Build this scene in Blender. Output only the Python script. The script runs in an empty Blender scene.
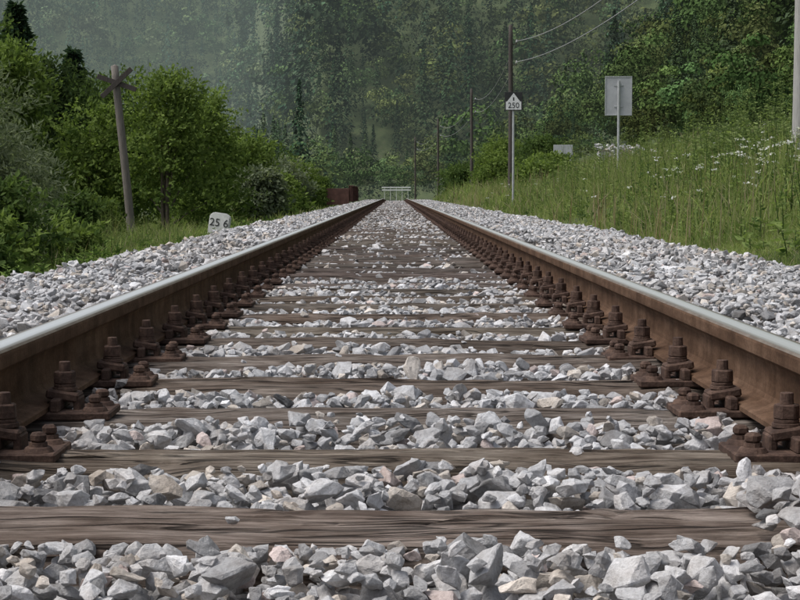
import bpy, bmesh, math, random
import numpy as np
from mathutils import Vector, Matrix
SEED=7
rng=np.random.default_rng(SEED); random.seed(SEED)
scene=bpy.context.scene
R=math.radians

# ---------------------------------------------------------------- helpers
_tab=rng.random((256,256))
def vnoise(x,y,scale=1.0,ox=0.0):
    x=np.asarray(x,float)*scale+ox*17.3; y=np.asarray(y,float)*scale+ox*5.1
    xi=np.floor(x).astype(int); yi=np.floor(y).astype(int)
    fx=x-xi; fy=y-yi; fx=fx*fx*(3-2*fx); fy=fy*fy*(3-2*fy)
    a=_tab[xi%256,yi%256]; b=_tab[(xi+1)%256,yi%256]; c=_tab[xi%256,(yi+1)%256]; d=_tab[(xi+1)%256,(yi+1)%256]
    return (a*(1-fx)+b*fx)*(1-fy)+(c*(1-fx)+d*fx)*fy
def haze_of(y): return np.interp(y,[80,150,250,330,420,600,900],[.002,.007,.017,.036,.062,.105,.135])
def link(o):
    scene.collection.objects.link(o); return o
def mesh_np(name,verts,faces,cols=None,mats=None,matidx=None,smooth=False):
    verts=np.ascontiguousarray(verts,dtype=np.float32); faces=np.ascontiguousarray(faces,dtype=np.int32)
    me=bpy.data.meshes.new(name)
    n,k=faces.shape
    me.vertices.add(len(verts)); me.vertices.foreach_set('co',verts.ravel())
    me.loops.add(n*k); me.loops.foreach_set('vertex_index',faces.ravel())
    me.polygons.add(n); me.polygons.foreach_set('loop_start',np.arange(0,n*k,k,dtype=np.int32))
    if matidx is not None: me.polygons.foreach_set('material_index',np.asarray(matidx,dtype=np.int32))
    me.update(calc_edges=True)
    me.polygons.foreach_set('use_smooth',np.full(n,bool(smooth)))
    if cols is not None:
        cols=np.asarray(cols)
        a=me.color_attributes.new('col','FLOAT_COLOR','POINT')
        c=np.ones((len(verts),4),np.float32); c[:,:cols.shape[1]]=cols
        a.data.foreach_set('color',c.ravel())
    o=bpy.data.objects.new(name,me)
    for m in (mats or []): me.materials.append(m)
    return link(o)
def empty(name,loc=(0,0,0)):
    e=bpy.data.objects.new(name,None); e.location=loc; e.empty_display_size=.1; return link(e)
def rotmats(n,tilt=math.pi):
    a=rng.uniform(0,2*math.pi,n); b=rng.uniform(0,2*math.pi,n); t=rng.uniform(-1,1,n)*tilt
    def Rz(a):
        c,s=np.cos(a),np.sin(a); M=np.zeros((n,3,3)); M[:,0,0]=c;M[:,0,1]=-s;M[:,1,0]=s;M[:,1,1]=c;M[:,2,2]=1; return M
    c,s=np.cos(t),np.sin(t); X=np.zeros((n,3,3)); X[:,0,0]=1;X[:,1,1]=c;X[:,1,2]=-s;X[:,2,1]=s;X[:,2,2]=c
    return Rz(a)@X@Rz(b)
# ---------------------------------------------------------------- materials
def new_mat(name):
    m=bpy.data.materials.new(name); m.use_nodes=True
    nt=m.node_tree; b=nt.nodes['Principled BSDF']; return m,nt,b
def N(nt,t,**kw):
    n=nt.nodes.new(t)
    for k,v in kw.items():
        if k in n.inputs.keys(): n.inputs[k].default_value=v
        else: setattr(n,k,v)
    return n
def noise_tex(nt,vec,scale,detail=4,rough=.6):
    n=N(nt,'ShaderNodeTexNoise'); n.inputs['Scale'].default_value=scale; n.inputs['Detail'].default_value=detail; n.inputs['Roughness'].default_value=rough
    nt.links.new(vec,n.inputs['Vector']); return n
def ramp(nt,fac,stops):
    r=N(nt,'ShaderNodeValToRGB'); e=r.color_ramp.elements
    while len(e)<len(stops): e.new(.5)
    for i,(p,c) in enumerate(stops): e[i].position=p; e[i].color=(*c,1) if len(c)==3 else c
    nt.links.new(fac,r.inputs['Fac']); return r
def pos(nt,scale=(1,1,1)):
    g=N(nt,'ShaderNodeNewGeometry'); m=N(nt,'ShaderNodeMapping'); m.inputs['Scale'].default_value=scale
    nt.links.new(g.outputs['Position'],m.inputs['Vector']); return m.outputs['Vector']
def objc(nt,scale=(1,1,1)):
    g=N(nt,'ShaderNodeTexCoord'); m=N(nt,'ShaderNodeMapping'); m.inputs['Scale'].default_value=scale
    nt.links.new(g.outputs['Object'],m.inputs['Vector']); return m.outputs['Vector']
def mul(nt,a,b,fac=1.0,mode='MULTIPLY'):
    x=N(nt,'ShaderNodeMixRGB',blend_type=mode); x.inputs['Fac'].default_value=fac
    for s,i in ((a,1),(b,2)):
        if isinstance(s,tuple): x.inputs[i].default_value=(*s,1)
        else: nt.links.new(s,x.inputs[i])
    return x.outputs[0]
def bump(nt,h,b,strength=.5,dist=.01):
    n=N(nt,'ShaderNodeBump'); n.inputs['Strength'].default_value=strength; n.inputs['Distance'].default_value=dist
    nt.links.new(h,n.inputs['Height']); nt.links.new(n.outputs[0],b.inputs['Normal']); return n
def simple_mat(name,c1,c2,scale=8,rough=.8,metal=0,bs=.3,bd=.005,mscale=(1,1,1)):
    m,nt,b=new_mat(name); v=objc(nt,mscale); n=noise_tex(nt,v,scale,6,.65)
    r=ramp(nt,n.outputs['Fac'],[(.3,c1),(.7,c2)]); nt.links.new(r.outputs[0],b.inputs['Base Color'])
    b.inputs['Roughness'].default_value=rough; b.inputs['Metallic'].default_value=metal
    bump(nt,n.outputs['Fac'],b,bs,bd); return m
def leaf_mat(name,trans=.35):
    m,nt,b=new_mat(name); nt.nodes.remove(b)
    a=N(nt,'ShaderNodeAttribute',attribute_name='col'); d=N(nt,'ShaderNodeBsdfDiffuse'); nt.links.new(a.outputs['Color'],d.inputs['Color'])
    t=N(nt,'ShaderNodeBsdfTranslucent')
    c=mul(nt,a.outputs['Color'],(1.25,1.35,.8)); nt.links.new(c,t.inputs['Color'])
    mx=N(nt,'ShaderNodeMixShader'); mx.inputs[0].default_value=trans
    out=nt.nodes['Material Output']
    nt.links.new(d.outputs[0],mx.inputs[1]); nt.links.new(t.outputs[0],mx.inputs[2])
    nt.links.new(mx.outputs[0],out.inputs['Surface'])
    return m
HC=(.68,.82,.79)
def add_haze_glow(nt,shader,alpha):
    # valley haze imitated by a glow added to the surfaces, fixed per place in the valley (not per viewer)
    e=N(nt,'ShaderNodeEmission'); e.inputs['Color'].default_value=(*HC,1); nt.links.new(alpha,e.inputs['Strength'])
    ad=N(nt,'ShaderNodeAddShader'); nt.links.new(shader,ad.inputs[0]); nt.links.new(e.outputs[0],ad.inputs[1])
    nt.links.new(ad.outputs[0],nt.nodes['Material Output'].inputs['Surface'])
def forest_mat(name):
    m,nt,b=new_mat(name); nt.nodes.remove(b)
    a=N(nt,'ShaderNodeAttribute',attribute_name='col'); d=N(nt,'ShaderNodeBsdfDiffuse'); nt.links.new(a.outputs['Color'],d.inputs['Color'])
    add_haze_glow(nt,d.outputs[0],a.outputs['Alpha']); return m
def stone_mat():
    m,nt,b=new_mat('limestone_ballast')
    a=N(nt,'ShaderNodeAttribute',attribute_name='col')
    v=pos(nt); n1=noise_tex(nt,v,28,4,.65); n2=noise_tex(nt,v,190,4,.75); n3=noise_tex(nt,v,11,3,.6)
    r1=ramp(nt,n1.outputs['Fac'],[(.3,(.72,.70,.68)),(.5,(1,1,1)),(.72,(1.1,1.1,1.1))])
    r2=ramp(nt,n2.outputs['Fac'],[(.3,(.74,.73,.72)),(.6,(1.06,1.06,1.06))])
    r3=ramp(nt,n3.outputs['Fac'],[(.34,(.86,.80,.74)),(.5,(1,1,1))])
    c=mul(nt,a.outputs['Color'],r1.outputs[0]); c=mul(nt,c,r2.outputs[0]); c=mul(nt,c,r3.outputs[0],.6); nt.links.new(c,b.inputs['Base Color'])
    b.inputs['Roughness'].default_value=.9; b.inputs['Specular IOR Level'].default_value=.2
    h=mul(nt,n1.outputs['Fac'],n2.outputs['Fac'],.5,'MIX')
    bump(nt,h,b,.8,.008); return m
def wood_mat():
    m,nt,b=new_mat('weathered_sleeper_wood')
    at=N(nt,'ShaderNodeAttribute',attribute_name='col')
    v=pos(nt,(1.3,16,16)); n1=noise_tex(nt,v,3.2,8,.7)
    v2=pos(nt,(2.2,60,60)); n2=noise_tex(nt,v2,3.0,6,.65)
    v3=pos(nt,(1,1,1)); n3=noise_tex(nt,v3,4.5,4,.6)
    v4=pos(nt,(.8,20,8)); n4=noise_tex(nt,v4,1.6,3,.55)
    crack=ramp(nt,n4.outputs['Fac'],[(.472,(1,1,1)),(.489,(.2,.2,.2)),(.5,(.04,.04,.04)),(.512,(1,1,1))])
    base=ramp(nt,n1.outputs['Fac'],[(.25,(.07,.054,.046)),(.42,(.155,.13,.114)),(.58,(.25,.22,.197)),(.78,(.41,.375,.34))])
    f=ramp(nt,n2.outputs['Fac'],[(.35,(.42,.40,.38)),(.6,(1.12,1.12,1.12))])
    p=ramp(nt,n3.outputs['Fac'],[(.3,(.58,.51,.46)),(.65,(1.18,1.17,1.16))])
    c=mul(nt,base.outputs[0],f.outputs[0]); c=mul(nt,c,p.outputs[0]); c=mul(nt,c,crack.outputs[0],.85); c=mul(nt,c,at.outputs['Color'])
    nt.links.new(c,b.inputs['Base Color']); b.inputs['Roughness'].default_value=.9
    b.inputs['Specular IOR Level'].default_value=.15
    h=mul(nt,n1.outputs['Fac'],n2.outputs['Fac'],.5,'MIX'); h=mul(nt,h,crack.outputs[0],.6)
    bump(nt,h,b,1.0,.014); return m

M_stone=stone_mat(); M_wood=wood_mat()
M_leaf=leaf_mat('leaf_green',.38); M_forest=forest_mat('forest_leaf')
M_grass=leaf_mat('grass_blades',.42)
M_bark=simple_mat('bark',(.07,.055,.045),(.16,.13,.1),6,.9,0,.6,.02,(6,6,1))
M_polewood=simple_mat('weathered_pole_wood',(.10,.088,.076),(.23,.205,.18),5,.9,0,.6,.01,(12,12,.8))
M_poledark=simple_mat('creosoted_pole_wood',(.035,.03,.026),(.09,.075,.065),5,.9,0,.6,.01,(12,12,.8))
M_polelight=simple_mat('grey_pole_wood',(.26,.25,.24),(.4,.39,.37),5,.9,0,.5,.01,(12,12,.8))
def rust(name,c1,c2,c3,sc=30):
    m,nt,b=new_mat(name); v=pos(nt); n=noise_tex(nt,v,sc,6,.7); n2=noise_tex(nt,v,sc*6,4,.6)
    r=ramp(nt,n.outputs['Fac'],[(.3,c1),(.5,c2),(.72,c3)])
    r2=ramp(nt,n2.outputs['Fac'],[(.3,(.75,.75,.75)),(.65,(1.15,1.15,1.15))])
    nt.links.new(mul(nt,r.outputs[0],r2.outputs[0]),b.inputs['Base Color']); b.inputs['Roughness'].default_value=.8
    b.inputs['Specular IOR Level'].default_value=.2
    bump(nt,n2.outputs['Fac'],b,.6,.003); return m
M_rust=rust('rusted_fastening',(.036,.022,.017),(.075,.046,.035),(.15,.095,.07))
def railside():
    m,nt,b=new_mat('rail_rust'); v=pos(nt,(1,.25,1)); n=noise_tex(nt,v,14,6,.7); v2=pos(nt); n2=noise_tex(nt,v2,120,4,.6)
    v3=pos(nt,(1,6,.5)); n3=noise_tex(nt,v3,2.5,3,.6)
    r=ramp(nt,n.outputs['Fac'],[(.3,(.058,.032,.019)),(.5,(.10,.058,.036)),(.72,(.16,.10,.066))])
    r2=ramp(nt,n2.outputs['Fac'],[(.3,(.8,.8,.8)),(.65,(1.12,1.12,1.12))])
    r3=ramp(nt,n3.outputs['Fac'],[(.35,(.74,.72,.70)),(.6,(1.1,1.1,1.1))])
    c=mul(nt,mul(nt,r.outputs[0],r2.outputs[0]),r3.outputs[0]); nt.links.new(c,b.inputs['Base Color']); b.inputs['Roughness'].default_value=.85
    b.inputs['Specular IOR Level'].default_value=.12
    bump(nt,n2.outputs['Fac'],b,.4,.003); return m
M_railside=railside()
def railtop():
    m,nt,b=new_mat('polished_rail_head')
    g=N(nt,'ShaderNodeNewGeometry'); sx=N(nt,'ShaderNodeSeparateXYZ'); nt.links.new(g.outputs['Position'],sx.inputs[0])
    ab=N(nt,'ShaderNodeMath',operation='ABSOLUTE'); nt.links.new(sx.outputs[0],ab.inputs[0])
    sb=N(nt,'ShaderNodeMath',operation='SUBTRACT'); nt.links.new(ab.outputs[0],sb.inputs[0]); sb.inputs[1].default_value=.7475
    a2=N(nt,'ShaderNodeMath',operation='ABSOLUTE'); nt.links.new(sb.outputs[0],a2.inputs[0])
    mp=N(nt,'ShaderNodeMath',operation='MULTIPLY'); nt.links.new(a2.outputs[0],mp.inputs[0]); mp.inputs[1].default_value=40
    v=pos(nt,(60,.5,1)); n=noise_tex(nt,v,2.5,4,.6)
    ad=N(nt,'ShaderNodeMath',operation='ADD'); nt.links.new(mp.outputs[0],ad.inputs[0]); 
    nm=N(nt,'ShaderNodeMath',operation='MULTIPLY_ADD'); nt.links.new(n.outputs['Fac'],nm.inputs[0]); nm.inputs[1].default_value=.5; nm.inputs[2].default_value=-.25
    nt.links.new(nm.outputs[0],ad.inputs[1])
    r=ramp(nt,ad.outputs[0],[(.0,(.82,.83,.82)),(.55,(.74,.75,.73)),(.8,(.42,.40,.36)),(1,(.25,.21,.17))]); nt.links.new(r.outputs[0],b.inputs['Base Color'])
    b.inputs['Metallic'].default_value=.75; b.inputs['Roughness'].default_value=.42; return m
M_railtop=railtop()
M_railshoulder=simple_mat('worn_rail_shoulder',(.10,.075,.055),(.22,.185,.15),20,.6,.3,.2,.002)
M_white=simple_mat('white_paint',(.62,.63,.62),(.8,.8,.78),14,.6,0,.1,.002)
M_kmstone=simple_mat('painted_stone',(.45,.45,.43),(.70,.70,.68),9,.85,0,.4,.006)
M_black=simple_mat('black_paint',(.012,.012,.012),(.03,.03,.03),14,.6,0,.1,.002)
M_alu=simple_mat('sign_back_metal',(.4,.41,.42),(.54,.55,.56),5,.6,.2,.05,.001)
M_galv=simple_mat('galvanised_steel',(.38,.4,.4),(.55,.56,.56),12,.5,.5,.1,.001)
M_wire=simple_mat('wire_metal',(.2,.21,.21),(.3,.3,.3),10,.6,0,0,.001)
M_wired=simple_mat('dark_cable',(.04,.04,.04),(.07,.07,.07),10,.6,0,0,.001)
M_girder=simple_mat('rusty_girder',(.06,.025,.018),(.13,.06,.045),4,.8,0,.3,.005)
M_porc=simple_mat('insulator_porcelain',(.5,.5,.48),(.7,.7,.68),10,.3,0,0,.001)

# ---------------------------------------------------------------- terrain
GX=np.array([-400,-60,-14,-7,-3.6,-2.5,-1.7,1.8,2.25,3,5,8,12,18,30,60,120,400])
GZ=np.array([4,-1.0,-1.2,-.98,-.40,-.30,-.22,-.22,-.1,.05,.66,1.35,2.05,3.4,9.5,27,62,230])
def ground_h(x,y):
    x=np.asarray(x,float); y=np.asarray(y,float)
    z=np.interp(x,GX,GZ)
    off=np.clip((np.abs(x)-2.2)/2.5,0,1)
    z=z+off*(vnoise(x,y,.35)-.5)*.3+np.clip((np.abs(x)-8)/20,0,1)*(vnoise(x,y,.06,2)-.5)*2.5
    y0=325+np.clip((-x-14)*7,0,380)+ (vnoise(x,y*0,.02,3)-.5)*40
    d=np.maximum(0,y-y0); z=z+d*.62+(d>0)*np.minimum(d/30,1)*(vnoise(x,y,.03,5)-.5)*12
    far=np.clip((y-121)/12,0,1); z=z-far*.8*np.clip(1-d/10,0,1)
    return z
xs=np.unique(np.concatenate([np.linspace(-420,-20,50),np.linspace(-20,20,110),np.linspace(20,420,50)]))
ys=np.unique(np.concatenate([np.linspace(-8,60,120),np.linspace(60,200,70),np.linspace(200,1100,100)]))
XX,YY=np.meshgrid(xs,ys); ZZ=ground_h(XX,YY)
v=np.stack([XX,YY,ZZ],-1).reshape(-1,3); nx=len(xs); ny=len(ys)
i=np.arange(nx-1)[None,:]+nx*np.arange(ny-1)[:,None]; f=np.stack([i,i+1,i+1+nx,i+nx],-1).reshape(-1,4)
m,nt,b=new_mat('grassy_soil'); vv=pos(nt); n1=noise_tex(nt,vv,.6,6,.7); n2=noise_tex(nt,vv,12,5,.7)
r=ramp(nt,n1.outputs['Fac'],[(.3,(.035,.055,.016)),(.55,(.07,.095,.03)),(.75,(.10,.095,.05))]); r2=ramp(nt,n2.outputs['Fac'],[(.3,(.6,.6,.6)),(.7,(1.2,1.2,1.2))])
nt.links.new(mul(nt,r.outputs[0],r2.outputs[0]),b.inputs['Base Color']); b.inputs['Roughness'].default_value=.95; bump(nt,n2.outputs['Fac'],b,.8,.05)
at=N(nt,'ShaderNodeAttribute',attribute_name='col'); add_haze_glow(nt,b.outputs[0],at.outputs['Alpha'])
tc=np.ones((len(v),4)); tc[:,3]=np.where(v[:,1]<140,0,haze_of(v[:,1]))  # alpha holds the haze glow added to the far ground
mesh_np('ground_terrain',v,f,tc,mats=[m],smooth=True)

# ---------------------------------------------------------------- sleepers
YEND=119.0
SY=[]; k=-3
while 2.45+.6*k<YEND: SY.append(2.45+.6*k+(0 if k<2 else rng.normal(0,.008))); k+=1
SY=np.array(SY)
SV=[];SF=[];SC=[];off=0
def sleeper(yc,idx):
    global off
    near=yc<9; mid=yc<25
    ns=260 if near else (60 if mid else 8); nt_=26 if near else (8 if mid else 3)
    L=2.6; w=.25+rng.normal(0,.007); x=np.linspace(-L/2,L/2,ns)
    t=np.linspace(-1,1,nt_); top=np.stack([t*w/2,np.zeros(nt_)],1)
    top[0,1]=-.014; top[-1,1]=-.014
    if nt_>6: top[1,1]=-.004; top[-2,1]=-.004
    side=np.array([[-w/2-.002,-.15],[-w/2-.002,-.09],[-w/2-.002,-.045]]); sr=side[::-1]*[-1,1]
    P=np.concatenate([side,top,sr]); npf=len(P)
    X=np.repeat(x[:,None],npf,1); Y=np.repeat(P[None,:,0],ns,0).copy(); Z=np.repeat(P[None,:,1],ns,0).copy()
    s=idx*3.37
    Y+=(vnoise(X,Y*0+np.sign(Y),2.2,s)-.5)*.026+(vnoise(X,np.sign(Y)*3,9,s)-.5)*.012
    if near or mid:
        Z+=(vnoise(X,Y*14,3.,s+1)-.5)*.014+(vnoise(X*1.5,Y*60,3.,s+2)-.5)*.009
        for g in range(6 if near else 2):
            gy=rng.uniform(-.1,.1); gx0=rng.uniform(-1.1,.6); gl=rng.uniform(.3,1.3); slope=rng.normal(0,.02); wd=rng.uniform(.005,.009)
            yy=gy+slope*(X-gx0)+(vnoise(X,X*0,4,s+g)-.5)*.02
            env=np.clip((X-gx0)/.15,0,1)*np.clip((gx0+gl-X)/.15,0,1)
            Z-=rng.uniform(.006,.02)*env*np.exp(-((Y-yy)/wd)**2)*(Z>-.03)
    if near:
        for _ in range(2):
            gx=rng.uniform(-.8,.8); Z-=np.clip(1-np.abs(X-gx)/rng.uniform(.06,.18),0,1)*rng.uniform(.005,.018)*(Y<-w*.30)*(Z>-.03)
    Y=Y+yc+X*rng.normal(0,.008); Z=Z+rng.normal(0,.003)+X*rng.normal(0,.002)
    V=np.stack([X,Y,Z],-1).reshape(-1,3)
    ii=np.arange(npf-1)[None,:]+npf*np.arange(ns-1)[:,None]; F=np.stack([ii,ii+npf,ii+1+npf,ii+1],-1).reshape(-1,4)
    tone=rng.uniform(.75,1.2); col=np.array([tone*rng.uniform(.97,1.06),tone,tone*rng.uniform(.92,1.03)])
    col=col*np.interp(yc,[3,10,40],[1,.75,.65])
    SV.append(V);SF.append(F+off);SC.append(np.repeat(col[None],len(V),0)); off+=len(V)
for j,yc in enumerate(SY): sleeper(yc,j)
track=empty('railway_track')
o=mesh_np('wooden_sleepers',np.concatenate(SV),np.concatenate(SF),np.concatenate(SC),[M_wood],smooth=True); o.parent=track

# ---------------------------------------------------------------- rails
RX=.7525; ZB=.017
half=[(62.5,0),(62.5,9.5),(58,12),(24,19.5),(13,25),(8.5,34),(7,48),(7,88),(9,98),(15,105),(32,111),(34.5,114),(35,120),(35,137),(33.5,142),(29,146),(22,148.3),(10,149.2)]
prof=[(x/1000,z/1000+ZB) for x,z in half]+[(-x/1000,z/1000+ZB) for x,z in half[::-1]]
def rail(cx,name):
    ysr=np.concatenate([np.arange(-1.5,12,.25),np.arange(12,YEND+.6,2.)])
    P=np.array(prof); n=len(P); V=[]
    for y in ysr: V.append(np.stack([P[:,0]+cx,np.full(n,y),P[:,1]],1))
    V=np.concatenate(V); m=len(ysr); F=[];MI=[]
    for a in range(m-1):
        for q in range(n):
            q2=(q+1)%n; F.append((a*n+q,a*n+q2,(a+1)*n+q2,(a+1)*n+q))
            zmid=(P[q,1]+P[q2,1])/2-ZB
            MI.append(1 if zmid>.1465 else (2 if zmid>.143 else 0))
    F=np.array(F)[:,::-1]
    o=mesh_np(name,V,F,mats=[M_railside,M_railtop,M_railshoulder],matidx=MI); o.parent=track
rail(-RX,'steel_rail'); rail(RX,'steel_rail_2')

# ---------------------------------------------------------------- fastenings
def bm_box(bm,c,s,bev=.002,rot=None):
    r=bmesh.ops.create_cube(bm,size=1); vs=r['verts']; bmesh.ops.scale(bm,vec=s,verts=vs)
    if rot is not None: bmesh.ops.rotate(bm,cent=(0,0,0),matrix=rot,verts=vs)
    bmesh.ops.translate(bm,vec=c,verts=vs)
    if bev: 
        es=list({e for v in vs for e in v.link_edges}); bmesh.ops.bevel(bm,geom=es,offset=bev,segments=1,affect='EDGES')
def bm_cyl(bm,c,r1,r2,h,seg=12,rot=0,bev=0,mat=None):
    r=bmesh.ops.create_cone(bm,cap_ends=True,segments=seg,radius1=r1,radius2=r2,depth=h); vs=r['verts']
    if rot: bmesh.ops.rotate(bm,cent=(0,0,0),matrix=Matrix.Rotation(rot,3,'Z'),verts=vs)
    if mat is not None: bmesh.ops.rotate(bm,cent=(0,0,0),matrix=mat,verts=vs)
    bmesh.ops.translate(bm,vec=c,verts=vs)
    if bev:
        es=list({e for v in vs for e in v.link_edges}); bmesh.ops.bevel(bm,geom=es,offset=bev,segments=1,affect='EDGES')
def tri_arrays(bm):
    bmesh.ops.triangulate(bm,faces=bm.faces[:]); bm.verts.index_update()
    return np.array([v.co[:] for v in bm.verts]),np.array([[v.index for v in f.verts] for f in bm.faces])
def fast_unit(det):
    bm=bmesh.new()
    bm_box(bm,(0,0,.008),(.37,.16,.016),.003 if det else 0)
    for s in (-1,1):
        bm_box(bm,(s*.0745,0,.028),(.019,.15,.026),.003 if det else 0)
        bm_box(bm,(s*.083,0,.0435),(.066,.066,.019),.004 if det else 0,Matrix.Rotation(s*.16,3,'Y'))
        bm_box(bm,(s*.112,0,.026),(.014,.062,.03),.003 if det else 0)
        if det:
            bm_cyl(bm,(s*.084,0,.0555),.026,.025,.008,16,0,.001)
            bm_cyl(bm,(s*.084,0,.0625),.022,.022,.006,16,0,.001)
        bm_cyl(bm,(s*.084,0,.0785),.0235,.0225,.026,6,random.random(),.0025 if det else 0)
        bm_cyl(bm,(s*.084,0,.101),.0125,.0115,.02,10 if det else 5,0,.001 if det else 0)
        for yy in (-.05,.05):
            bm_cyl(bm,(s*.152,yy,.020),.027,.021,.010,14 if det else 6,0,.0015 if det else 0)
            bm_cyl(bm,(s*.152,yy,.0275),.0165,.015,.009,10 if det else 5)
            bm_box(bm,(s*.152,yy,.040),(.024,.024,.018),.005 if det else 0,Matrix.Rotation(random.random(),3,'Z'))
    a=tri_arrays(bm); bm.free(); return a
UH=[fast_unit(True) for _ in range(5)]; UL=[fast_unit(False) for _ in range(2)]
V=[];F=[];off=0
for yc in SY:
    for s in (-1,1):
        if yc<14: vv,ff=random.choice(UH)
        else: vv,ff=random.choice(UL)
        w=vv.copy(); a=rng.normal(0,.02); w[:,0],w[:,1]=vv[:,0]*math.cos(a)-vv[:,1]*math.sin(a),vv[:,0]*math.sin(a)+vv[:,1]*math.cos(a)
        w+= [s*RX,yc+rng.normal(0,.009),.001]; V.append(w);F.append(ff+off); off+=len(w)
o=mesh_np('rail_fastenings',np.concatenate(V),np.concatenate(F),mats=[M_rust]); o.parent=track

# ---------------------------------------------------------------- ballast
from mathutils import noise as mnoise
def rock_template(npts,bev,flat=(1,.78,.6),fine=False):
    while True:
        bm=bmesh.new()
        p=rng.normal(size=(npts,3)); p/=np.linalg.norm(p,axis=1)[:,None]; p*=rng.uniform(.72,1.05,(npts,1))
        for _ in range(5):
            d=rng.normal(size=3); d/=np.linalg.norm(d); lim=rng.uniform(.45,.75); q=p@d; ex=np.maximum(0,q-lim); p-=ex[:,None]*d
        p*=np.array(flat)*rng.uniform(.78,1.22,3)*.5
        for c in p: bm.verts.new(c)
        r=bmesh.ops.convex_hull(bm,input=bm.verts[:])
        junk=[e for e in r['geom_interior'] if isinstance(e,bmesh.types.BMVert)]+[e for e in r['geom_unused'] if isinstance(e,bmesh.types.BMVert)]
        if junk: bmesh.ops.delete(bm,geom=list(set(junk)),context='VERTS')
        bmesh.ops.dissolve_limit(bm,angle_limit=.3,verts=bm.verts[:],edges=bm.edges[:])
        if bev:
            bmesh.ops.bevel(bm,geom=bm.edges[:],offset=bev,segments=1,affect='EDGES',clamp_overlap=True)
        if fine:
            bmesh.ops.triangulate(bm,faces=bm.faces[:])
            for _ in range(2):
                le=[e for e in bm.edges if e.calc_length()>.14]
                if le: bmesh.ops.subdivide_edges(bm,edges=le,cuts=1,use_grid_fill=True); bmesh.ops.triangulate(bm,faces=bm.faces[:])
            o3=Vector(rng.uniform(0,50,3)); bm.normal_update()
            for v in bm.verts:
                v.co+=v.normal*(mnoise.noise(v.co*3.2+o3)*.035+mnoise.noise(v.co*9+o3)*.024)
        a=tri_arrays(bm); bm.free()
        if len(a[1])>8: return a
TX=[rock_template(17,.012,fine=True) for _ in range(40)]
TH=[rock_template(20,.018) for _ in range(40)]
TM=[rock_template(13,0) for _ in range(24)]
TLo=[rock_template(8,0) for _ in range(12)]
def stone_cols(n,x=None,y=None):
    g=np.clip(rng.normal(.51,.10,n),.2,.74); c=np.stack([g*.99,g*.995,g*1.02],1)
    u=rng.random(n)
    w=u<.12; c[w]*=[1.06,.97,.86]
    w=(u>.15)&(u<.18); c[w]*=[1.08,.92,.86]
    w=(u>.2)&(u<.29); c[w]*=.62
    w=(u>.31)&(u<.37); c[w]*=[1.25,1.25,1.25]
    if x is not None:
        k=np.clip((vnoise(x,y,.9,31)-.5)*2,0,1)[:,None]*.4+np.clip((np.asarray(y)-8)/40,0,.2)[:,None]*(np.abs(x)<.75)[:,None]
        c=c*(1-k)+c*np.array([.93,.87,.80])*k
        d=np.abs(np.abs(x)-RX); k=np.exp(-(d/.15)**2)[:,None]*.6
        c=c*(1-k)+c*np.array([.72,.6,.52])*k
    return c
def assemble(name,temps,P,S,tilt,cols):
    n=len(P); which=rng.integers(0,len(temps),n); Rm=rotmats(n,tilt); V=[];F=[];C=[];off=0
    for t in range(len(temps)):
        idx=np.where(which==t)[0]
        if len(idx)==0: continue
        tv,tf=temps[t]
        w=np.einsum('nij,vj->nvi',Rm[idx],tv)*S[idx][:,None,None]+P[idx][:,None,:]
        nv=len(tv); V.append(w.reshape(-1,3)); F.append((tf[None]+(np.arange(len(idx))*nv)[:,None,None]+off).reshape(-1,3))
        C.append(np.repeat(cols[idx],nv,0)); off+=nv*len(idx)
    return np.concatenate(V),np.concatenate(F),np.concatenate(C)
def bal_T(x,y):
    ax=np.abs(x)
    t=-.017-.012*np.clip((y-3)/3,0,1)+.012*np.clip((y-12)/15,0,1)+(vnoise(x,y,3.2,8)-.5)*.034
    t=t+np.where(ax>.85,.06+(vnoise(x,y,1.3,9)-.5)*.06,0)
    edge=np.where(x>0,2.3,1.85)
    t=t-np.clip(ax-edge,0,1)*.75
    return t
res=.01; x0,x1,y0,y1=-2.55,2.6,1.3,9.5
nxh=int((x1-x0)/res); nyh=int((y1-y0)/res)
gx=x0+(np.arange(nxh)+.5)*res; gy=y0+(np.arange(nyh)+.5)*res
GXX,GYY=np.meshgrid(gx,gy)
T=bal_T(GXX,GYY); H=T-.075
dS=np.min(np.abs(gy[:,None]-SY[None,:]),axis=1)
isS=(dS[:,None]<.125)&(np.abs(GXX)<1.3)
H=np.where(isS,0,H)
T=T+np.where(isS,0,np.clip((dS[:,None]-.12)/.1,0,1)*.022-.008)
forb=(np.abs(np.abs(GXX)-RX)<.066)
forbp=(np.abs(np.abs(GXX)-RX)<.19)&(dS[:,None]<.085)
pile=np.clip((GXX-.47)/.08,0,1)*np.clip((2.75-GYY)/.2,0,1)*(GXX<.68)
T=T+pile*.035
P=[];S=[]
NT=95000
tx=rng.uniform(x0+.05,x1-.05,NT); ty=rng.uniform(y0+.05,y1-.05,NT); ts=np.clip(rng.lognormal(math.log(.045),.40,NT),.015,.10)
order_big=np.argsort(-(ts+rng.normal(0,.025,NT))); tx,ty,ts=tx[order_big],ty[order_big],ts[order_big]
ur=rng.random(NT)
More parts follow.
